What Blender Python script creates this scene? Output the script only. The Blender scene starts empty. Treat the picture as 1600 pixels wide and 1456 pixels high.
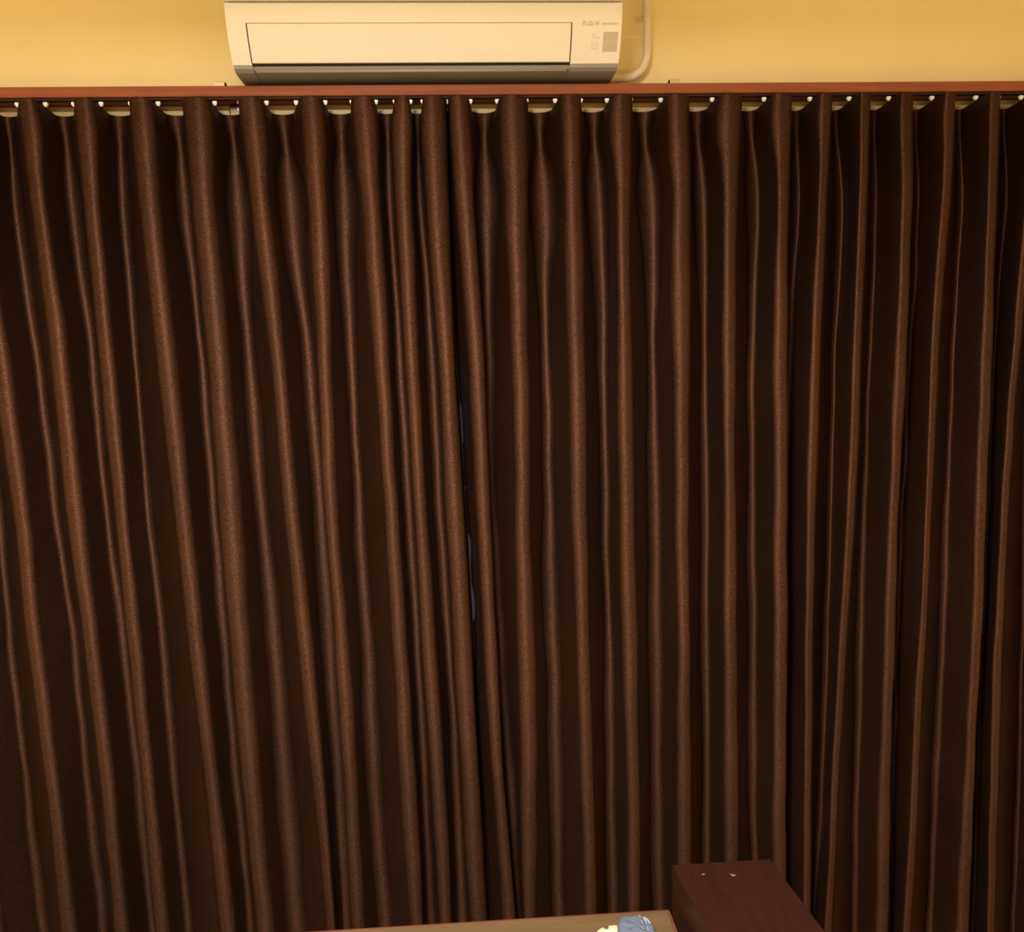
import bpy, bmesh, math, random
import numpy as np
from mathutils import Vector, Matrix

random.seed(4)
rng = np.random.RandomState(4)
scene = bpy.context.scene
col = scene.collection

# ------------------------------------------------------------------ camera
F = 1500.0
EX = np.array([23500.0, -739.0, F]); EX /= np.linalg.norm(EX)          # world right, in camera axes (right, down, forward)
ED = np.array([196.0, 9272.0, F]); ED -= EX * ED.dot(EX); ED /= np.linalg.norm(ED)
EF = np.cross(EX, ED)
CAM_Z = 1.6
cam_data = bpy.data.cameras.new('camera')
cam = bpy.data.objects.new('camera', cam_data)
col.objects.link(cam)
cam_data.sensor_fit = 'HORIZONTAL'
cam_data.sensor_width = 36.0
cam_data.lens = 36.0 * F / 1600.0
cam_data.clip_start = 0.02
right = Vector((EX[0], EF[0], -ED[0])); down = Vector((EX[1], EF[1], -ED[1])); fwd = Vector((EX[2], EF[2], -ED[2]))
m = Matrix.Identity(4)
for i in range(3):
    m[i][0] = right[i]; m[i][1] = -down[i]; m[i][2] = -fwd[i]
m[2][3] = CAM_Z
cam.matrix_world = m
scene.camera = cam

# ------------------------------------------------------------------ view, world, lamp light
scene.view_settings.view_transform = 'Standard'
scene.view_settings.look = 'None'
scene.view_settings.gamma = 1.0
scene.view_settings.use_curve_mapping = False
scene.view_settings.exposure = 0.0

world = bpy.data.worlds.new('dusk_sky')
scene.world = world
world.use_nodes = True
bg = world.node_tree.nodes['Background']
bg.inputs[0].default_value = (0.10, 0.17, 0.30, 1)
bg.inputs[1].default_value = 0.3

LAMP = Vector((-0.25, 0.15, 2.21))
ld = bpy.data.lights.new('ceiling_lamp_light', 'AREA')
ld.shape = 'DISK'; ld.size = 0.34
ld.energy = 232.0
ld.color = (1.0, 0.92, 0.75)
lo = bpy.data.objects.new('ceiling_lamp_light', ld)
col.objects.link(lo)
lo.location = LAMP

# ------------------------------------------------------------------ measured picture points to room points
W = 2.15                     # distance of the window wall from the camera
def ray(px, py):
    d = np.array([(px - 800.0) / F, (py - 728.0) / F, 1.0])
    return d.dot(EX), d.dot(EF), -d.dot(ED)
def at(px, py, Y):
    x, y, z = ray(px, py)
    t = Y / y
    return Vector((x * t, Y, CAM_Z + z * t))
def atz(px, py, Z):
    x, y, z = ray(px, py)
    t = (Z - CAM_Z) / z
    return Vector((x * t, y * t, Z))

# ------------------------------------------------------------------ materials
def new_mat(name):
    mt = bpy.data.materials.new(name); mt.use_nodes = True
    nt = mt.node_tree
    return mt, nt, nt.nodes['Principled BSDF']
def plain(name, rgb, rough=0.5, noise=0.04, scale=40.0, metallic=0.0, bump=0.0, spec=0.5):
    mt, nt, b = new_mat(name)
    b.inputs['Roughness'].default_value = rough
    b.inputs['Metallic'].default_value = metallic
    b.inputs['Specular IOR Level'].default_value = spec
    tc = nt.nodes.new('ShaderNodeTexCoord')
    n = nt.nodes.new('ShaderNodeTexNoise'); n.inputs['Scale'].default_value = scale; n.inputs['Detail'].default_value = 4
    nt.links.new(tc.outputs['Object'], n.inputs['Vector'])
    r = nt.nodes.new('ShaderNodeValToRGB')
    r.color_ramp.elements[0].position = 0.3; r.color_ramp.elements[1].position = 0.7
    r.color_ramp.elements[0].color = tuple(c * (1 - noise) for c in rgb) + (1,)
    r.color_ramp.elements[1].color = tuple(min(1, c * (1 + noise)) for c in rgb) + (1,)
    nt.links.new(n.outputs['Fac'], r.inputs[0]); nt.links.new(r.outputs[0], b.inputs['Base Color'])
    if bump:
        bp = nt.nodes.new('ShaderNodeBump'); bp.inputs['Strength'].default_value = bump; bp.inputs['Distance'].default_value = 0.002
        nt.links.new(n.outputs['Fac'], bp.inputs['Height']); nt.links.new(bp.outputs[0], b.inputs['Normal'])
    return mt
def wood(name, c1, c2, rough, stretch=(1.5, 30, 30), scale=3.0, coat=0.0, spec=0.5):
    mt, nt, b = new_mat(name)
    b.inputs['Roughness'].default_value = rough
    b.inputs['Coat Weight'].default_value = coat
    b.inputs['Coat Roughness'].default_value = 0.15
    b.inputs['Specular IOR Level'].default_value = spec
    tc = nt.nodes.new('ShaderNodeTexCoord'); mp = nt.nodes.new('ShaderNodeMapping')
    mp.inputs['Scale'].default_value = stretch
    n = nt.nodes.new('ShaderNodeTexNoise'); n.inputs['Scale'].default_value = scale; n.inputs['Detail'].default_value = 8; n.inputs['Roughness'].default_value = 0.6
    n.inputs['Distortion'].default_value = 0.4
    nt.links.new(tc.outputs['Object'], mp.inputs[0]); nt.links.new(mp.outputs[0], n.inputs['Vector'])
    r = nt.nodes.new('ShaderNodeValToRGB')
    r.color_ramp.elements[0].position = 0.3; r.color_ramp.elements[1].position = 0.7
    r.color_ramp.elements[0].color = c1 + (1,); r.color_ramp.elements[1].color = c2 + (1,)
    nt.links.new(n.outputs['Fac'], r.inputs[0]); nt.links.new(r.outputs[0], b.inputs['Base Color'])
    bp = nt.nodes.new('ShaderNodeBump'); bp.inputs['Strength'].default_value = 0.08; bp.inputs['Distance'].default_value = 0.001
    nt.links.new(n.outputs['Fac'], bp.inputs['Height']); nt.links.new(bp.outputs[0], b.inputs['Normal'])
    return mt

M_wall = plain('yellow_wall_paint', (0.91, 0.775, 0.45), 0.85, 0.02, 6, bump=0.05)
M_ceiling = plain('ceiling_paint', (0.72, 0.68, 0.58), 0.9, 0.02, 6)
M_floor = wood('floor_wood', (0.16, 0.08, 0.04), (0.24, 0.13, 0.07), 0.4, (2, 12, 12))
M_ac = plain('cream_white_plastic', (0.76, 0.75, 0.72), 0.45, 0.01, 20)
M_ac_grey = plain('grey_outlet_plastic', (0.27, 0.26, 0.27), 0.4, 0.05, 20)
M_ac_dark = plain('dark_gap_plastic', (0.02, 0.015, 0.012), 0.7)
M_print = plain('grey_brown_print', (0.56, 0.50, 0.42), 0.6, 0.02)
M_print_faint = plain('faint_print', (0.68, 0.64, 0.58), 0.6, 0.02)
M_sticker = plain('taupe_sticker', (0.50, 0.44, 0.37), 0.5, 0.04, 200)
M_pipe = plain('white_pipe_wrap', (0.78, 0.70, 0.56), 0.55, 0.04, 30, bump=0.1)
M_board = wood('reddish_pelmet_wood', (0.20, 0.053, 0.021), (0.29, 0.086, 0.036), 0.6, (1.2, 40, 40), spec=0.25)
M_track = plain('brown_track_metal', (0.035, 0.014, 0.009), 0.7, spec=0.2)
M_cream_rail = plain('cream_rail_enamel', (0.52, 0.37, 0.19), 0.5, 0.03)
M_white = plain('white_nylon', (0.85, 0.84, 0.80), 0.3, 0.01)
M_metal = plain('pale_bracket_metal', (0.66, 0.55, 0.40), 0.35, 0.03, metallic=0.4)
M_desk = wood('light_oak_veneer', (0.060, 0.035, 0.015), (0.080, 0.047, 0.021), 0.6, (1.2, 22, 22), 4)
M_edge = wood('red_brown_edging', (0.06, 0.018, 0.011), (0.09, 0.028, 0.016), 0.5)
M_mahog = wood('dark_mahogany', (0.012, 0.0026, 0.0016), (0.021, 0.0046, 0.0027), 0.42, (10, 1.2, 10), 5, coat=0.05, spec=0.35)
M_scuff = plain('pale_scuff', (0.09, 0.075, 0.07), 0.6)
M_blue = plain('blue_grey_cloth', (0.055, 0.07, 0.115), 0.85, 0.25, 220, bump=0.3)
M_piping = plain('pale_blue_piping', (0.2, 0.21, 0.25), 0.8)
M_cream = plain('cream_cloth', (0.32, 0.27, 0.19), 0.7, 0.05, 120)
M_button = plain('dark_brown_button', (0.06, 0.03, 0.03), 0.4)
M_frame = plain('white_window_frame', (0.45, 0.42, 0.38), 0.4)

def curtain_material():
    mt, nt, b = new_mat('brown_satin_curtain')
    tc = nt.nodes.new('ShaderNodeTexCoord')
    big = nt.nodes.new('ShaderNodeTexNoise'); big.inputs['Scale'].default_value = 3.0; big.inputs['Detail'].default_value = 2
    fine = nt.nodes.new('ShaderNodeTexNoise'); fine.inputs['Scale'].default_value = 330.0; fine.inputs['Detail'].default_value = 3
    mp = nt.nodes.new('ShaderNodeMapping'); mp.inputs['Scale'].default_value = (60, 60, 620)
    weave = nt.nodes.new('ShaderNodeTexNoise'); weave.inputs['Scale'].default_value = 1.0; weave.inputs['Detail'].default_value = 2
    for n in (big, fine): nt.links.new(tc.outputs['Object'], n.inputs['Vector'])
    nt.links.new(tc.outputs['Object'], mp.inputs[0]); nt.links.new(mp.outputs[0], weave.inputs['Vector'])
    r = nt.nodes.new('ShaderNodeValToRGB')
    r.color_ramp.elements[0].position = 0.35; r.color_ramp.elements[1].position = 0.65
    r.color_ramp.elements[0].color = (0.037, 0.0155, 0.0086, 1)
    r.color_ramp.elements[1].color = (0.048, 0.0190, 0.0096, 1)
    nt.links.new(big.outputs['Fac'], r.inputs[0])
    mx = nt.nodes.new('ShaderNodeMix'); mx.data_type = 'RGBA'; mx.blend_type = 'MULTIPLY'; mx.inputs[0].default_value = 1.0
    r2 = nt.nodes.new('ShaderNodeValToRGB')
    r2.color_ramp.elements[0].position = 0.35; r2.color_ramp.elements[1].position = 0.72
    r2.color_ramp.elements[0].color = (0.66, 0.66, 0.66, 1); r2.color_ramp.elements[1].color = (1.75, 1.72, 1.7, 1)
    nt.links.new(fine.outputs['Fac'], r2.inputs[0])
    nt.links.new(r.outputs[0], mx.inputs[6]); nt.links.new(r2.outputs[0], mx.inputs[7])
    nt.links.new(mx.outputs[2], b.inputs['Base Color'])
    b.inputs['Metallic'].default_value = 0.75
    b.inputs['Roughness'].default_value = 0.60
    b.inputs['Anisotropic'].default_value = 0.5
    tg = nt.nodes.new('ShaderNodeCombineXYZ'); tg.inputs[2].default_value = 1.0
    nt.links.new(tg.outputs[0], b.inputs['Tangent'])
    b.inputs['Specular IOR Level'].default_value = 0.3
    bp = nt.nodes.new('ShaderNodeBump'); bp.inputs['Strength'].default_value = 0.45; bp.inputs['Distance'].default_value = 0.0006
    nt.links.new(weave.outputs['Fac'], bp.inputs['Height']); nt.links.new(bp.outputs[0], b.inputs['Normal'])
    return mt
M_curtain = curtain_material()

def glass_material():
    mt, nt, b = new_mat('window_glass')
    b.inputs['Transmission Weight'].default_value = 1.0
    b.inputs['Roughness'].default_value = 0.02
    b.inputs['IOR'].default_value = 1.45
    b.inputs['Base Color'].default_value = (0.9, 0.95, 1.0, 1)
    return mt
M_glass = glass_material()
M_diff, nt_, b_ = new_mat('lamp_diffuser')
b_.inputs['Base Color'].default_value = (0.9, 0.85, 0.75, 1)
b_.inputs['Emission Color'].default_value = (1.0, 0.72, 0.4, 1)
b_.inputs['Emission Strength'].default_value = 3.0

# ------------------------------------------------------------------ mesh helpers
def obj(name, bm, mat, parent=None, smooth=False):
    me = bpy.data.meshes.new(name)
    bmesh.ops.recalc_face_normals(bm, faces=bm.faces[:])
    bm.to_mesh(me); bm.free()
    if smooth:
        for p in me.polygons: p.use_smooth = True
    if mat: me.materials.append(mat)
    o = bpy.data.objects.new(name, me); col.objects.link(o)
    if parent: o.parent = parent
    return o
def struct(name, bm, mat, parent=None):
    o = obj(name, bm, mat, parent)
    if not parent: o['kind'] = 'structure'
    return o
def tag(o, label, cat, group=None):
    o['label'] = label; o['category'] = cat
    if group: o['group'] = group
    return o
def thing(name, label, cat, loc=(0, 0, 0), group=None):
    o = bpy.data.objects.new(name, None); col.objects.link(o)
    o.empty_display_size = 0.05
    o.location = loc
    return tag(o, label, cat, group)
def box(bm, x0, x1, y0, y1, z0, z1, bev=0.0):
    g = bmesh.ops.create_cube(bm, size=1.0)
    vs = g['verts']
    for v in vs:
        v.co = Vector((x0 + (v.co.x + .5) * (x1 - x0), y0 + (v.co.y + .5) * (y1 - y0), z0 + (v.co.z + .5) * (z1 - z0)))
    if bev:
        es = list({e for v in vs for e in v.link_edges})
        bmesh.ops.bevel(bm, geom=es, offset=bev, segments=2, affect='EDGES', profile=0.5)
    return bm
def bx(*a, **k): return box(bmesh.new(), *a, **k)
def prism(bm, prof, x0, x1):
    """profile of (y, z) swept along x"""
    a = [bm.verts.new((x0, y, z)) for y, z in prof]
    b = [bm.verts.new((x1, y, z)) for y, z in prof]
    n = len(prof)
    for i in range(n):
        bm.faces.new((a[i], a[(i + 1) % n], b[(i + 1) % n], b[i]))
    bm.faces.new(a); bm.faces.new(b[::-1])
    return bm
def tube(bm, pts, r, seg=14, cap=True):
    pts = [Vector(p) for p in pts]
    rings = []
    up = Vector((0, 1, 0))
    for i, p in enumerate(pts):
        t = (pts[min(i + 1, len(pts) - 1)] - pts[max(i - 1, 0)]).normalized()
        u = up - t * up.dot(t)
        if u.length < 1e-3: u = Vector((1, 0, 0)) - t * t.x
        u.normalize(); w = t.cross(u)
        rr = r[i] if isinstance(r, (list, tuple)) else r
        rings.append([bm.verts.new(p + (u * math.cos(2 * math.pi * k / seg) + w * math.sin(2 * math.pi * k / seg)) * rr) for k in range(seg)])
    for a, b in zip(rings, rings[1:]):
        for k in range(seg): bm.faces.new((a[k], a[(k + 1) % seg], b[(k + 1) % seg], b[k]))
    if cap: bm.faces.new(rings[0][::-1]); bm.faces.new(rings[-1])
    return bm

# ------------------------------------------------------------------ room shell
XL, XR, YB, ZC = -2.15, 2.0, -1.9, 2.48
WX0, WX1, WZ0, WZ1 = -0.95, 1.05, 0.12, 1.97
bm = bmesh.new()
box(bm, XL, WX0, W, W + .15, 0, ZC); box(bm, WX1, XR, W, W + .15, 0, ZC)
box(bm, WX0, WX1, W, W + .15, WZ1, ZC); box(bm, WX0, WX1, W, W + .15, 0, WZ0)
struct('wall_back', bm, M_wall)
struct('wall_left', bx(XL - .1, XL, YB, W + .15, 0, ZC), M_wall)
struct('wall_right', bx(XR, XR + .1, YB, W + .15, 0, ZC), M_wall)
struct('wall_front', bx(XL - .1, XR + .1, YB - .1, YB, 0, ZC), M_wall)
struct('floor', bx(XL - .1, XR + .1, YB - .1, W + .15, -.1, 0), M_floor)
struct('ceiling', bx(XL - .1, XR + .1, YB - .1, W + .15, ZC, ZC + .1), M_ceiling)
# window behind the curtains
win = bpy.data.objects.new('window_1', None); col.objects.link(win); win['kind'] = 'structure'
win.location = (0, W + .08, WZ0)
def wpart(name, bm, mat):
    o = obj(name, bm, mat, win); o.matrix_parent_inverse = Matrix.Translation(-Vector(win.location)); return o
fw = .05
bm = bmesh.new()
box(bm, WX0, WX1, W + .05, W + .11, WZ0, WZ0 + fw); box(bm, WX0, WX1, W + .05, W + .11, WZ1 - fw, WZ1)
box(bm, WX0, WX0 + fw, W + .05, W + .11, WZ0 + fw, WZ1 - fw); box(bm, WX1 - fw, WX1, W + .05, W + .11, WZ0 + fw, WZ1 - fw)
box(bm, .42 - .025, .42 + .025, W + .05, W + .11, WZ0 + fw, WZ1 - fw)
wpart('window_frame', bm, M_frame)
wpart('pane', bx(WX0 + fw, .395, W + .078, W + .084, WZ0 + fw, WZ1 - fw), M_glass)
wpart('pane', bx(.445, WX1 - fw, W + .078, W + .084, WZ0 + fw, WZ1 - fw), M_glass)

# ceiling lamp behind the picture (gives the room its warm light)
lamp = thing('ceiling_lamp', 'round warm white lamp hanging from the ceiling above the camera', 'lamp', (LAMP.x, LAMP.y, ZC))
DL = ZC - LAMP.z - .195
bm = bmesh.new(); bmesh.ops.create_cone(bm, cap_ends=True, segments=40, radius1=.24, radius2=.22, depth=.03, matrix=Matrix.Translation((0, 0, -.145 - DL)))
obj('lamp_shade', bm, M_white, lamp)
obj('lamp_stem', tube(bmesh.new(), [(0, 0, -.13 - DL), (0, 0, -.01), (0, 0, -.008), (0, 0, 0)], [.008, .008, .05, .05], 16), M_white, lamp)
bm = bmesh.new(); bmesh.ops.create_cone(bm, cap_ends=True, segments=40, radius1=.17, radius2=.21, depth=.025, matrix=Matrix.Translation((0, 0, -.172 - DL)))
obj('lamp_diffuser', bm, M_diff, lamp, True)
LAMPZ = LAMP.z
lo.location = (LAMP.x, LAMP.y, LAMPZ)

# ------------------------------------------------------------------ air conditioner
zb = at(660, 100.5, W - .177).z
zs = at(660, 3, W - .222).z
xl = at(350, 4, W - .222).x; xr = at(972.5, 2, W - .222).x
H = zs - zb
top = zs + .165
def front(u):            # front profile offset from the wall, u 0 (bottom edge) .. 1 (seam)
    return .177 + .045 * (1 - (1 - min(1, u)) ** 2)
NF = 10
def fpts(u0, u1, off=0.0, n=NF):
    return [(W - front(u0 + (u1 - u0) * i / n) + off, zb + H * (u0 + (u1 - u0) * i / n)) for i in range(n + 1)]
ac = thing('air_conditioner', 'cream white wall mounted air conditioner above the curtain board', 'air conditioner', ((xl + xr) / 2, W, zb))
def acp(name, bm, mat, smooth=False, parent=None):
    o = obj(name, bm, mat, parent or ac, smooth); o.matrix_parent_inverse = Matrix.Translation(-Vector(ac.location)); return o
fx0 = at(386, 39, W - .21).x; fx1 = at(892.5, 37, W - .21).x
zt = at(640, 38, W - .210).z; ut = (zt - zb) / H
bm = bmesh.new()
full = fpts(0, .985) + [(W - .001, zb + H * .985), (W - .001, zb + .012)]
G = .0016
prism(bm, full, xl, fx0 - G); prism(bm, full, fx1 + G, xr)
strip = fpts(ut + .012, .985) + [(W - .001, zb + H * .985), (W - .001, zb + H * ut)]
prism(bm, strip, fx0 - G, fx1 + G)
acp('casing', bm, M_ac)
prof = [(W - .21, zs + .001)] + [(W - .222, zs + .003)] + [(W - .222 + .05 * (t ** 3), zs + .003 + .162 * t) for t in [i / 10 for i in range(1, 11)]] + [(W - .15, top + .006), (W - .001, top + .006), (W - .001, zs + .001)]
acp('front_panel', prism(bmesh.new(), prof, xl - .0005, xr + .0005), M_ac)
# flap: a curved plate in its recess
u0, u1 = .03, ut
outer = fpts(u0, u1, -.001); inner = fpts(u0, u1, .006)[::-1]
acp('louver', prism(bmesh.new(), outer + inner, fx0 + G * .6, fx1 - G * .6), M_ac)
acp('recess', prism(bmesh.new(), fpts(0.0, ut + .012, .012) + [(W - .08, zb + H * ut), (W - .08, zb)], fx0 - G, fx1 + G), M_ac_dark)
# grey underside with its outlet lip
und = [(W - .1765, zb), (W - .172, zb - .006), (W - .16, zb - .0105), (W - .12, zb - .013), (W - .04, zb - .014), (W - .002, zb - .014), (W - .002, zb + .011), (W - .17, zb + .0115)]
acp('underside', prism(bmesh.new(), und, xl + .001, fx0 - .001), M_ac_grey)
acp('underside', prism(bmesh.new(), und, fx1 + .001, xr - .001), M_ac_grey)
mid = [(W - .172, zb - .002), (W - .166, zb - .007), (W - .155, zb - .009), (W - .12, zb - .011), (W - .04, zb - .014), (W - .002, zb - .014), (W - .002, zb + .011), (W - .168, zb + .0)]
acp('air_outlet', prism(bmesh.new(), mid, fx0 - .001, fx1 + .001), M_ac_grey)
bm = bmesh.new(); tube(bm, [(fx0 + .004, W - .162, zb - .008), (fx1 - .004, W - .162, zb - .008)], .003, 10)
acp('outlet_lip', bm, M_ac_grey, True)
# print and sensor window on the right
def on_face(px0, py0, px1, py1, mat, name, proud=.0004, parent=None):
    a = at(px0, py1, W - .21); b = at(px1, py0, W - .21)
    u_0 = (a.z - zb) / H; u_1 = (b.z - zb) / H
    o = fpts(u_0, u_1, -proud, 3); i = fpts(u_0, u_1, .001, 3)[::-1]
    return prism(bmesh.new(), o + i, a.x, b.x)
acp('sensor_window', on_face(943, 50, 966, 77, M_sticker, 'sensor_window'), M_sticker)
def marks(rects):
    bm = bmesh.new()
    for r in rects:
        t = on_face(*r, None, '')
        me = bpy.data.meshes.new('t'); t.to_mesh(me); t.free(); bm.from_mesh(me); bpy.data.meshes.remove(me)
    return bm
acp('printed_badge', marks([(910, 34.5, 912, 41), (912, 34.5, 916, 36), (912, 37.3, 915, 38.6), (914.5, 38, 917.5, 41.2), (919.5, 34.8, 922, 41), (922, 39.4, 927, 41), (922, 34.8, 925, 36.4), (923.8, 36, 925.5, 39), (928.3, 34.6, 930, 38.5), (930, 36.5, 935, 39.5), (930, 39.5, 931.6, 41), (933.5, 34.6, 935.6, 40)]), M_print)
acp('printed_line', marks([(940 + k * 2.9, 36.9, 940 + k * 2.9 + 2.2, 39.6 + .5 * (k % 2)) for k in range(9)]), M_print)
acp('indicator_marks', marks([(926, 52, 929.5, 60), (932, 56, 937, 60), (924, 62.5, 936, 63.8), (925, 65, 928, 71), (930, 66.5, 932.2, 69), (933.5, 65, 936, 70.5), (925, 71.5, 936, 74)]), M_print_faint)
acp('indicator_light', marks([(925, 75.3, 936, 77)]), M_ac)

# ------------------------------------------------------------------ refrigerant pipe
pp = [at(1009, -125, W - .03), at(1010, 0, W - .03)]
for a in [(1011, 40), (1011, 76), (1009.5, 92), (1004, 106), (996, 115), (985, 120.5), (970, 122.5), (950, 123)]:
    pp.append(at(a[0], a[1], W - .03))
from mathutils.geometry import interpolate_bezier
sm = []
for i in range(len(pp) - 1):
    p0 = pp[max(i - 1, 0)]; p1 = pp[i]; p2 = pp[i + 1]; p3 = pp[min(i + 2, len(pp) - 1)]
    for k in range(6):
        t = k / 6
        sm.append(0.5 * ((2 * p1) + (p2 - p0) * t + (2 * p0 - 5 * p1 + 4 * p2 - p3) * t * t + (3 * p1 - p0 - 3 * p2 + p3) * t ** 3))
sm.append(pp[-1])
pipe = thing('drain_pipe', 'cream wrapped pipe curving down the wall at the right of the air conditioner', 'pipe', at(1010, 60, W))
def pt(name, bm, mat, smooth=False):
    o = obj(name, bm, mat, pipe, smooth); o.matrix_parent_inverse = Matrix.Translation(-Vector(pipe.location)); return o
pt('hose', tube(bmesh.new(), sm, .0088, 16), M_pipe, True)
c = at(1010, 23, W - .03)
bm = bmesh.new(); tube(bm, [c + Vector((0, 0, .004)), c + Vector((0, 0, -.004))], .0097, 16)
box(bm, c.x - .017, c.x + .012, W - .003, W - .001, c.z - .003, c.z + .004)
pt('clip', bm, M_pipe)

# ------------------------------------------------------------------ pelmet board, tracks, brackets
YBD = W - .117
zt_b = at(800, 131.0, YBD).z; zb_b = at(800, 147.6, YBD).z
BX0, BX1 = at(-160, 130, YBD).x, at(1760, 130, YBD).x
board = obj('curtain_board', bx(BX0, BX1, YBD, W - .001, zb_b, zt_b, bev=.0025), M_board)
tag(board, 'long reddish wooden board on the wall that carries the curtain rail', 'board')
YT = W - .105
track = thing('curtain_rail', 'thin brown curtain rail under the reddish wooden board', 'curtain rail', (0, YT, zb_b))
def tp(o): o.parent = track; o.matrix_parent_inverse = Matrix.Translation(-Vector(track.location)); return o
tp(obj('track', bx(BX0 + .02, BX1 - .02, YT - .006, YT + .012, zb_b - .0045, zb_b - .0002, bev=.0008), M_track))
back = thing('rear_curtain_rail', 'cream enamelled rail behind the brown curtain tops', 'curtain rail', (0, W - .03, zb_b))
o = obj('rail_channel', prism(bmesh.new(), [(W - .036, zb_b - .001), (W - .038, zb_b - .004), (W - .038, zb_b - .030), (W - .036, zb_b - .034), (W - .002, zb_b - .034), (W - .002, zb_b - .001)], BX0 + .02, BX1 - .02), M_cream_rail, back)
o.matrix_parent_inverse = Matrix.Translation(-Vector(back.location))
jx = at(370, 165, W - .05)
bm = bmesh.new(); box(bm, jx.x - .016, jx.x + .012, W - .052, W - .0425, zb_b - .030, zb_b - .003, bev=.003)
o = obj('joint_clamp', bm, plain('chrome_clamp', (0.35, 0.30, 0.28), 0.2, metallic=0.9), back); o.matrix_parent_inverse = Matrix.Translation(-Vector(back.location))
tube_s = bmesh.new(); tube(tube_s, [(jx.x + .006, W - .056, zb_b - .012), (jx.x + .006, W - .050, zb_b - .012)], .004, 12)
o = obj('screw', tube_s, M_white, back); o.matrix_parent_inverse = Matrix.Translation(-Vector(back.location))
for px, side, lab in ((345, 1, 'small pale metal bracket on the board just left of the air conditioner'), (1052, -1, 'small pale metal bracket on the board right of the curved pipe')):
    p = at(px, 130, W - .05)
    b = thing('bracket', lab, 'bracket', (p.x, W, zt_b), 'brackets on top of the curtain board')
    bm = bmesh.new()
    box(bm, -.0105, .0105, -.092, -.001, .0005, .003); box(bm, -.0105, .0105, -.066, -.062, .003, .0185, bev=.001)
    obj('plate', bm, M_metal, b)
    bm = bmesh.new(); s = side
    prism(bm, [(-.064, .003), (-.064, .018), (-.058, .017), (-.030, .003)], s * .0112 - .0016, s * .0112 + .0016)
    obj('rib', bm, M_track, b)
    bm = bmesh.new()
    for sx in (-.0045, .0045): tube(bm, [(sx, -.0615, .0178), (sx, -.0585, .0178)], .0020, 10)
    obj('screw_heads', bm, M_track, b)

# ------------------------------------------------------------------ curtains
YF, YR = YT - .058, YT + .053
R = {  # ridge centre lines (picture x at picture y), measured
 -2: [(150,-135),(560,-100),(986,-62),(1456,-12)],
 -1: [(150,-46),(300,-33),(560,-3),(800,29),(986,47),(1200,76),(1456,105)],
 0: [(164,42),(300,57),(560,89),(800,113),(986,138),(1200,164),(1456,189)],
 1: [(164,130),(300,142),(560,167),(800,191),(986,207),(1200,228),(1456,250)],
 2: [(164,218),(300,229.5),(560,258),(800,283),(986,302),(1200,326),(1456,354)],
 3: [(164,306),(300,315.5),(560,339),(800,357),(986,370),(1200,388),(1456,413)],
 4: [(164,391),(300,405),(560,432),(800,454),(986,473),(1200,498),(1456,521)],
 5: [(164,486),(300,496),(430,501),(560,506),(800,516),(986,531),(1200,545),(1456,560)],
 6: [(164,569),(300,579),(560,596),(800,611),(986,623),(1200,635),(1456,653)],
 7: [(164,630),(300,631),(560,643),(800,656.5),(986,668),(1200,683.5),(1456,697)],
 8: [(164,675),(300,680),(430,688),(560,698),(800,710.5),(900,718),(986,723),(1200,734),(1456,749)],
 9: [(164,717),(300,727),(560,746),(800,757),(986,766),(1200,778),(1456,799)],
 10: [(164,803),(300,807),(560,813.5),(800,817.5),(986,822),(1100,826),(1200,827),(1456,825)],
 11: [(164,893),(300,896),(560,902),(800,906),(986,911),(1200,918),(1456,925)],
 12: [(164,972),(300,972),(560,977),(800,980.5),(986,985.6),(1200,990.6),(1300,993),(1456,991)],
 13: [(164,1062),(300,1064),(560,1067),(800,1067),(986,1070),(1200,1072),(1456,1072)],
 14: [(164,1143),(300,1141),(560,1139.5),(800,1141),(986,1141),(1200,1143),(1300,1144),(1456,1146)],
 15: [(164,1222),(300,1221),(560,1222),(800,1221),(986,1220),(1200,1219),(1456,1220)],
 16: [(164,1289),(300,1284),(560,1276),(800,1267.5),(986,1264),(1200,1261),(1456,1259)],
 17: [(164,1350),(300,1347),(560,1337),(800,1328),(986,1315),(1200,1305),(1456,1294)],
 18: [(164,1414),(300,1414),(560,1408),(800,1398),(986,1393),(1200,1386),(1456,1381)],
 19: [(164,1483),(300,1478.5),(560,1460),(800,1450),(986,1441),(1040,1437),(1200,1429),(1456,1415)],
 20: [(164,1553),(300,1549),(560,1541),(800,1533),(986,1526),(1200,1516),(1456,1507)],
 21: [(164,1625),(300,1611),(560,1588),(800,1569),(986,1560),(1200,1552),(1456,1546)],
 22: [(164,1700),(560,1672),(986,1645),(1456,1632)],
}
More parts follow.
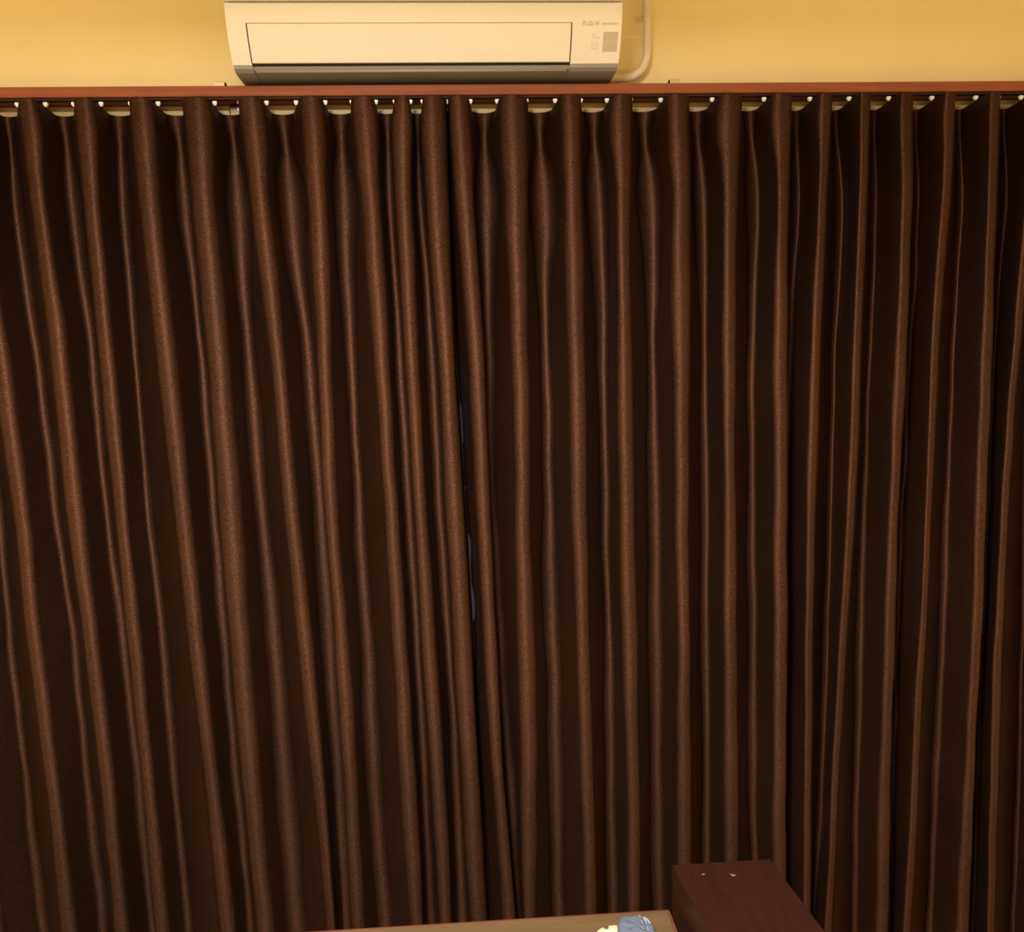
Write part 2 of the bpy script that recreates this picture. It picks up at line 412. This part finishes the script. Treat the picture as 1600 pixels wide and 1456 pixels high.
V = {  # hollows between ridge k and k+1
 -3: [(190,-165),(560,-130),(986,-95),(1456,-45)],
 -2: [(190,-75),(300,-66),(560,-32),(800,1),(986,16),(1200,42),(1456,72)],
 -1: [(190,15),(300,24),(430,41),(560,61),(800,89),(986,116),(1200,138),(1456,166)],
 0: [(190,103),(300,115),(430,131),(560,148),(800,168),(986,193),(1200,217),(1456,240)],
 1: [(190,189),(300,193),(560,214),(800,233),(986,255),(1200,272),(1456,297)],
 2: [(190,279),(300,290),(560,317),(800,336),(986,352),(1200,370),(1456,393)],
 3: [(190,363),(300,375),(430,381),(560,393),(800,411),(986,430),(1200,447),(1456,466)],
 4: [(190,444),(300,456),(430,466),(560,484),(800,503),(986,515),(1200,528),(1456,541)],
 5: [(190,533),(300,537),(430,543),(560,550),(800,562),(986,574),(1200,585),(1456,603)],
 6: [(190,605),(300,608),(560,624),(800,640),(986,651),(1200,662),(1456,674)],
 7: [(190,652),(300,655),(430,665),(560,675),(800,687),(986,700),(1200,712),(1456,724)],
 9: [(190,756),(300,758),(430,760),(560,762),(800,771),(986,780),(1200,793),(1456,814)],
 10: [(190,841),(300,847),(560,852),(800,857),(986,862),(1200,867),(1456,872)],
 11: [(190,926),(300,932),(430,940),(560,940),(800,945),(986,950),(1200,952),(1456,957)],
 12: [(190,1004),(300,1014),(400,1017),(560,1018),(800,1020),(986,1024),(1200,1024),(1456,1028)],
 13: [(190,1086),(300,1096),(560,1100),(800,1102),(986,1101),(1200,1103),(1456,1102)],
 14: [(190,1170),(300,1181),(400,1179),(560,1173),(800,1173),(986,1175),(1200,1175),(1456,1177)],
 15: [(190,1242),(300,1247),(430,1238),(560,1232),(800,1229),(986,1228),(1200,1227),(1456,1228)],
 16: [(190,1305),(300,1315),(430,1311),(560,1303),(800,1298),(986,1292),(1200,1284),(1456,1268)],
 17: [(190,1365),(300,1368),(560,1358),(800,1348),(986,1342),(1200,1337),(1456,1332)],
 18: [(190,1430),(300,1434),(430,1428),(560,1419),(800,1408),(986,1402),(1200,1396),(1456,1390)],
 19: [(190,1498),(300,1502),(560,1486),(800,1476),(986,1470),(1200,1461),(1456,1451)],
 20: [(190,1568),(300,1572),(560,1552),(800,1543),(986,1536),(1200,1526),(1456,1517)],
 21: [(190,1638),(300,1630),(560,1604),(800,1598),(986,1596),(1200,1591),(1456,1583)],
 22: [(190,1720),(560,1690),(986,1668),(1456,1655)],
}
END_L = [(160,702),(300,706),(560,713),(640,719.5),(700,723),(770,726.5),(800,729),(880,734),(950,738),(986,740),(1050,742.5),(1200,751),(1456,770)]
WGL = {-1: 9, 0: 9, 1: 6, 2: 5, 3: 13, 4: 17, 5: 13, 6: 2, 7: 3, 9: 13, 10: 18, 11: 17, 12: 17, 13: 13, 14: 13, 15: 8, 16: 8, 17: 7, 18: 6, 19: 5, 20: 5}
WR = {3: 1.35, 8: 1.35, 2: 1.05, 5: .95, 17: .9, 19: .85, 16: .9, 7: .9, 14: 1.0, 9: 1.0, 10: 1.1}

ZTOP = at(800, 148.3, YF).z
ZBOT = 0.03
ys = np.concatenate([np.linspace(0, .45, 46), np.linspace(.46, 1.35, 70), np.linspace(1.38, ZTOP - ZBOT, 26)])
rows = ZTOP - ys                       # heights of the rows
def px_to_xz(trace, Y):
    pts = [at(x, y, Y) for y, x in trace]
    z = np.array([p.z for p in pts])[::-1]; x = np.array([p.x for p in pts])[::-1]
    return z, x
def curve(trace, Y, amp, seed):
    z, x = px_to_xz(trace, Y)
    # extend to the floor with the last slope
    s = (x[1] - x[0]) / (z[1] - z[0])
    z = np.concatenate([[z[0] - .8], z]); x = np.concatenate([[x[0] - .8 * s * .6], x])
    zz = np.linspace(-.3, ZTOP + .1, 500)
    xx = np.interp(zz, z, x)
    st = (x[-1] - x[-2]) / (z[-1] - z[-2])
    xx = np.where(zz > z[-1], x[-1] + (zz - z[-1]) * st, xx)
    k = np.exp(-0.5 * (np.arange(-24, 25) / 9.0) ** 2); k /= k.sum()
    xs = np.convolve(np.pad(xx, 24, mode='reflect', reflect_type='odd'), k, 'valid')
    r_ = np.random.RandomState(seed)
    w = sum(r_.uniform(-1, 1) * np.sin(zz * f + r_.uniform(0, 6.28)) for f in (7, 12, 19, 31)) * amp
    fade = np.clip((ZTOP - zz) / .3, 0, 1)
    return np.interp(rows, zz, xs + w * fade)
def row_y():                           # picture y of each row near the middle
    out = []
    for z in rows:
        d = Vector((.1, YF, z - CAM_Z))
        out.append(728 + F * d.dot(down) / d.dot(fwd))
    return np.array(out)
RY = row_y()
PXM = YF / F                           # metres per picture pixel at the ridges
def wr_px(k):
    base = np.interp(RY, [150, 300, 560, 800, 1456], [19, 17, 14, 13, 12.5])
    r_ = np.random.RandomState(100 + k)
    var = 1 + .10 * np.sin(RY / 160 + r_.uniform(0, 6)) + .05 * np.sin(RY / 60 + r_.uniform(0, 6))
    return base * WR.get(k, 1.0) * var
def wv_px(k):
    g = WGL.get(k, 5)
    r_ = np.random.RandomState(200 + k)
    low = 9.5 + 1.5 * np.sin(RY / 140 + r_.uniform(0, 6)) + np.sin(RY / 50 + r_.uniform(0, 6))
    if k in (3, 4): low = low + np.interp(RY, [450, 700, 1456], [0, 5, 9])
    if k in (5, 10, 12): low = low + np.interp(RY, [450, 900, 1456], [0, 3, 5])
    low = low + np.interp(RY, [146, 160, 178, 195], [15, 9, 2, 0])
    bulge = np.interp(RY, [160, 215, 255, 295, 335, 400, 520], [-2.5, -1.5, .55 * g, g * .95, .8 * g, .42 * g, 0])
    return np.maximum(3.5, low + bulge)

def half_curve(x0, w0, x1, w1, y0, y1, n_arc=8, n_wall=6):
    """plan points from an extremum at (x0,y0) to the next at (x1,y1), x1 > x0 as a rule; rounded ends joined by a wall"""
    span = max(x1 - x0, .012)
    tot = w0 + w1
    f = min(1.0, span * .94 / tot)
    w0 *= f; w1 *= f
    dy = y1 - y0; s = math.copysign(1, dy); A = abs(dy)
    d0 = min(w0 * .9, A * .42); d1 = min(w1 * .8, A * .42)
    pts = []
    for i in range(n_arc + 1):
        a = (math.pi / 2) * i / n_arc
        pts.append((x0 + w0 * math.sin(a), y0 + s * d0 * (1 - math.cos(a))))
    e0 = pts[-1]; e1 = (x1 - w1, y1 - s * d1)
    for i in range(1, n_wall):
        t = i / n_wall
        pts.append((e0[0] + (e1[0] - e0[0]) * t, e0[1] + (e1[1] - e0[1]) * t))
    for i in range(n_arc + 1):
        a = (math.pi / 2) * (1 - i / n_arc)
        pts.append((x1 - w1 * math.sin(a), y1 - s * d1 * (1 - math.cos(a))))
    return pts

cur = {('R', k): curve(t, YF, .0007, 300 + k) for k, t in R.items()}
cur.update({('V', k): curve(t, YR, .0010, 400 + k) for k, t in V.items()})
def cloth(seq, name, parent):
    """seq: list of (kind, key, x array, half-width array, depth array)"""
    grid = []
    for j in range(len(rows)):
        line = []
        for a, b in zip(seq, seq[1:]):
            p = half_curve(a[0][j], a[1][j], b[0][j], b[1][j], a[2][j], b[2][j])
            if line: p = p[1:]
            line += p
        grid.append(line)
    G_ = np.array(grid)                 # rows x cols x 2
    nr, nc = G_.shape[:2]
    yn = (YR - G_[:, :, 1]) / (YR - YF)  # 1 at the ridges, 0 at the hollows
    # header dips a little between the gliders, more at the hollows
    dip = .0125 * (1 - np.clip(yn, 0, 1)) ** 1.0
    fade = np.clip(1 - (ZTOP - rows) / .25, 0, 1)
    bm = bmesh.new()
    vs = []
    for j in range(nr):
        vs.append([bm.verts.new((G_[j, i, 0], G_[j, i, 1], rows[j] - dip[j, i] * fade[j])) for i in range(nc)])
    for j in range(nr - 1):
        for i in range(nc - 1):
            bm.faces.new((vs[j][i], vs[j][i + 1], vs[j + 1][i + 1], vs[j + 1][i]))
    top_line = [(G_[0, i, 0], G_[0, i, 1], rows[0] - dip[0, i]) for i in range(nc)]
    o = obj(name, bm, M_curtain, parent, True)
    return o, top_line, G_
PX = PXM
def mk(kind, k, yoff=0.0):
    if kind == 'R':
        r_ = np.random.RandomState(500 + k)
        d = YF + .004 * np.sin(rows * 2.2 + r_.uniform(0, 6)) * np.clip((ZTOP - rows) / .4, 0, 1)
        return (cur[('R', k)], wr_px(k) * PX, d)
    r_ = np.random.RandomState(600 + k)
    d = YR + .003 * np.sin(rows * 2.5 + r_.uniform(0, 6)) * np.clip((ZTOP - rows) / .4, 0, 1)
    return (cur[('V', k)], wv_px(k) * PX, d)

endl = curve(END_L, YR, 0, 1)
gap = np.interp(RY, [150, 540, 560, 590, 610, 640, 700, 712, 755, 775, 790, 842, 855, 880, 905, 935, 950, 985, 1000, 1030, 1060],
                [-8, -8, -1.5, -1.5, -6, -.2, 0, -6, -6, .5, -6, -6, 1.5, 1.5, -.5, -.5, 2.2, 2.2, -2, -.5, -9])
endr = endl + (gap + 1.0) * PX
w4 = np.full(len(rows), 4 * PX)
seqL = [mk('V', -3)]
for k in range(-2, 9):
    seqL.append(mk('R', k))
    if k < 8: seqL.append(mk('V', k))
seqL.append((endl, w4, np.full(len(rows), YR - .012)))
seqR = [(endr, w4, np.full(len(rows), YR + .006))]
for k in range(9, 23):
    seqR.append(mk('R', k)); seqR.append(mk('V', k))

def glider_mesh():
    bm = bmesh.new()
    box(bm, -.0042, .0042, -.004, .004, -.003, .003, bev=.001)
    box(bm, -.0028, .0028, -.0025, .0025, -.0055, -.0025, bev=.0008)
    return bm
gl_me = None
def curtain(seq, label):
    global gl_me
    x_mid = float(np.mean([s[0][0] for s in seq]))
    root = thing('curtain', label, 'curtain', (x_mid, YT, ZBOT), 'brown curtains hanging from the rail')
    inv = Matrix.Translation(-Vector(root.location))
    fab, top_line, G_ = cloth(seq, 'fabric', root)
    fab.matrix_parent_inverse = inv
    # gliders where the heading crosses the track
    tl = [Vector(p) for p in top_line]
    for a, b in zip(tl, tl[1:]):
        if (a.y - YT) * (b.y - YT) <= 0 and abs(a.y - b.y) > 1e-6:
            t = (YT - a.y) / (b.y - a.y); p = a.lerp(b, t)
            if gl_me is None:
                o = obj('glider', glider_mesh(), M_white, root); gl_me = o.data
            else:
                o = bpy.data.objects.new('glider', gl_me); col.objects.link(o); o.parent = root
            o.matrix_parent_inverse = inv
            o.location = (p.x, YT, zb_b - .0095)
    return root
curtain(seqL, 'long brown satin curtain on the left, its wavy folds leaning to the right')
curtain(seqR, 'long brown satin curtain on the right, behind the dark mahogany cabinet')

# ------------------------------------------------------------------ desk
ZD = .60
pR = atz(1043, 1421, ZD)
pN = atz(1055, 1456, ZD)
y_far = pR.y; x_r = pR.x
DX0 = -1.05; y_near = .78
desk = thing('desk', 'light oak topped desk below the curtains with a blue cloth pouch on it', 'desk', ((DX0 + x_r) / 2, (y_far + y_near) / 2, 0))
dinv = Matrix.Translation(-Vector(desk.location))
def dp(name, bm, mat, smooth=False):
    o = obj(name, bm, mat, desk, smooth); o.matrix_parent_inverse = dinv; return o
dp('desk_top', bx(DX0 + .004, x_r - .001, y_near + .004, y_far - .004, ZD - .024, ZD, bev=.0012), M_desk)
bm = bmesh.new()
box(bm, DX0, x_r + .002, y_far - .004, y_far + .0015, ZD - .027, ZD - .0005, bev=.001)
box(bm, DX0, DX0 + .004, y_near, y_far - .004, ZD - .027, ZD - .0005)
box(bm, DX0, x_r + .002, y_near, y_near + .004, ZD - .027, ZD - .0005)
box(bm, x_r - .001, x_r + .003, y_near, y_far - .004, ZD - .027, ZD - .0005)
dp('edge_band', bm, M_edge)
dp('rear_panel', bx(DX0 + .06, x_r - .05, y_far - .05, y_far - .034, .22, ZD - .027), M_mahog)
for lx in (DX0 + .035, x_r - .04):
    for ly in (y_near + .04, y_far - .04):
        dp('leg', bx(lx - .025, lx + .025, ly - .025, ly + .025, 0, ZD - .027, bev=.003), M_mahog)

# ------------------------------------------------------------------ mahogany cabinet
ZX = .66
fl = atz(1049, 1353, ZX); fr = atz(1204, 1343.5, ZX)
r1 = atz(1290, 1456, ZX); l1 = atz(1098, 1437, ZX)
ynb = .74
def ext(a, b, y): t = (y - a.y) / (b.y - a.y); return a.lerp(b, t)
nl = ext(fl, l1, ynb); nr_ = ext(fr, r1, ynb)
nl.x = max(nl.x, x_r + .006)
cab = thing('cabinet', 'dark mahogany cabinet with two pale scuffs, standing right of the desk', 'cabinet', ((fl.x + fr.x) / 2, (fl.y + ynb) / 2, 0))
cinv = Matrix.Translation(-Vector(cab.location))
def cp(name, bm, mat, smooth=False):
    o = obj(name, bm, mat, cab, smooth); o.matrix_parent_inverse = cinv; return o
def quad_box(c4, z0, z1, bev=0.0, inset=0.0):
    bm = bmesh.new()
    cx = sum(p.x for p in c4) / 4; cy = sum(p.y for p in c4) / 4
    cc = [(p.x + math.copysign(inset, cx - p.x), p.y + math.copysign(inset, cy - p.y)) for p in c4]
    a = [bm.verts.new((x, y, z0)) for x, y in cc]; b = [bm.verts.new((x, y, z1)) for x, y in cc]
    for i in range(4): bm.faces.new((a[i], a[(i + 1) % 4], b[(i + 1) % 4], b[i]))
    bm.faces.new(a[::-1]); bm.faces.new(b)
    if bev: bmesh.ops.bevel(bm, geom=bm.edges[:], offset=bev, segments=2, affect='EDGES')
    return bm
c4 = [nl, nr_, fr, fl]
cp('cabinet_top', quad_box(c4, ZX - .022, ZX, .0015), M_mahog)
cp('body', quad_box(c4, .05, ZX - .023, .001, .0015), M_mahog)
cp('plinth', quad_box(c4, 0, .05, 0, .015), M_mahog)
lip_l = fl.lerp(nl, .035); lip_r = fr.lerp(nr_, .035)
cp('rear_lip', quad_box([lip_l, lip_r, fr, fl], ZX + .0002, ZX + .002, .0005, .0005), M_mahog)
bm = bmesh.new()
for px, py, r in ((1099, 1366, .0022), (1100, 1360, .0012), (1146, 1367.5, .003), (1142, 1366, .0015), (1087, 1364.5, .0008)):
    p = atz(px, py, ZX); bm = bmesh.new()
    bmesh.ops.create_icosphere(bm, subdivisions=1, radius=r, matrix=Matrix.Translation((p.x, p.y, ZX + .0003)) @ Matrix.Diagonal((1.6, .9, .18, 1)))
    cp('scuff_mark', bm, M_scuff)
# door on the side that faces the room
dd = (nr_ - nl); t0 = nl + dd * .04; t1 = nl + dd * .96
cp('door', bx(t0.x, t1.x, ynb - .016, ynb - .001, .07, ZX - .04, bev=.002), M_mahog)
cp('door_knob', tube(bmesh.new(), [(t0.x + .03, ynb - .017, .4), (t0.x + .03, ynb - .03, .4), (t0.x + .03, ynb - .036, .4)], [.005, .006, .009], 12), M_metal, True)

# ------------------------------------------------------------------ blue cloth pouch on the desk
pa = atz(966, 1466, ZD); pb = atz(1015, 1463, ZD)
pouch = thing('cloth_pouch', 'small blue grey cloth pouch with pale piping and a cream flap, on the desk', 'pouch', ((pa.x + pb.x) / 2, pa.y, ZD))
pinv = Matrix.Translation(-Vector(pouch.location))
def pc(name, bm, mat, smooth=True):
    o = obj(name, bm, mat, pouch, smooth); o.matrix_parent_inverse = pinv; return o
cx = (pa.x + pb.x) / 2 + .002; cy = pa.y - .012; cz = ZD + .0140
bm = bmesh.new()
bmesh.ops.create_uvsphere(bm, u_segments=36, v_segments=20, radius=1.0)
hx, hy, hz = .029, .036, .0145
def pshape(p):
    e = 0.62
    q = Vector([math.copysign(abs(c) ** e, c) for c in p])
    q = Vector((q.x * hx, q.y * hy, q.z * hz))
    q.z += .0012 * math.sin(q.x * 260) * (1 if p.z > 0 else 0) + .0008 * math.sin(q.y * 300 + q.x * 90) * (1 if p.z > 0 else 0)
    return Vector((cx, cy, cz)) + q
for v in bm.verts: v.co = pshape(v.co)
pc('pouch_body', bm, M_blue)
bm = bmesh.new()
pts = []
for i in range(24):
    a = -math.pi * .5 + math.pi * i / 23
    d = Vector((.18, math.sin(a) * .98, math.cos(a))).normalized()
    pts.append(pshape(d))
tube(bm, pts, .0012, 8)
pts = []
for i in range(12):
    t = i / 11
    d = Vector((.45 + .0 * t, .75 - 1.2 * t, .9)).normalized(); pts.append(pshape(d))
tube(bm, pts, .0011, 8)
pts = []
for i in range(10):
    t = i / 9
    d = Vector((.45 + .5 * t, .75 - .6 * t, .9)).normalized(); pts.append(pshape(d))
tube(bm, pts, .0011, 8)
pc('piping', bm, M_piping)
bm = bmesh.new()
fc = Vector((cx - hx - .014, cy + .016, ZD + .0085))
bmesh.ops.create_uvsphere(bm, u_segments=28, v_segments=14, radius=1.0)
for v in bm.verts:
    q = [math.copysign(abs(c) ** .7, c) for c in v.co]
    v.co = fc + Vector((q[0] * .020, q[1] * .009 + q[0] * .004, q[2] * .0082 + q[0] * .001))
pc('flap', bm, M_cream)
bm = bmesh.new()
bmesh.ops.create_uvsphere(bm, u_segments=16, v_segments=10, radius=1.0, matrix=Matrix.Translation(fc + Vector((-.003, .001, .0075))) @ Matrix.Diagonal((.0042, .0042, .0022, 1)))
pc('button', bm, M_button)
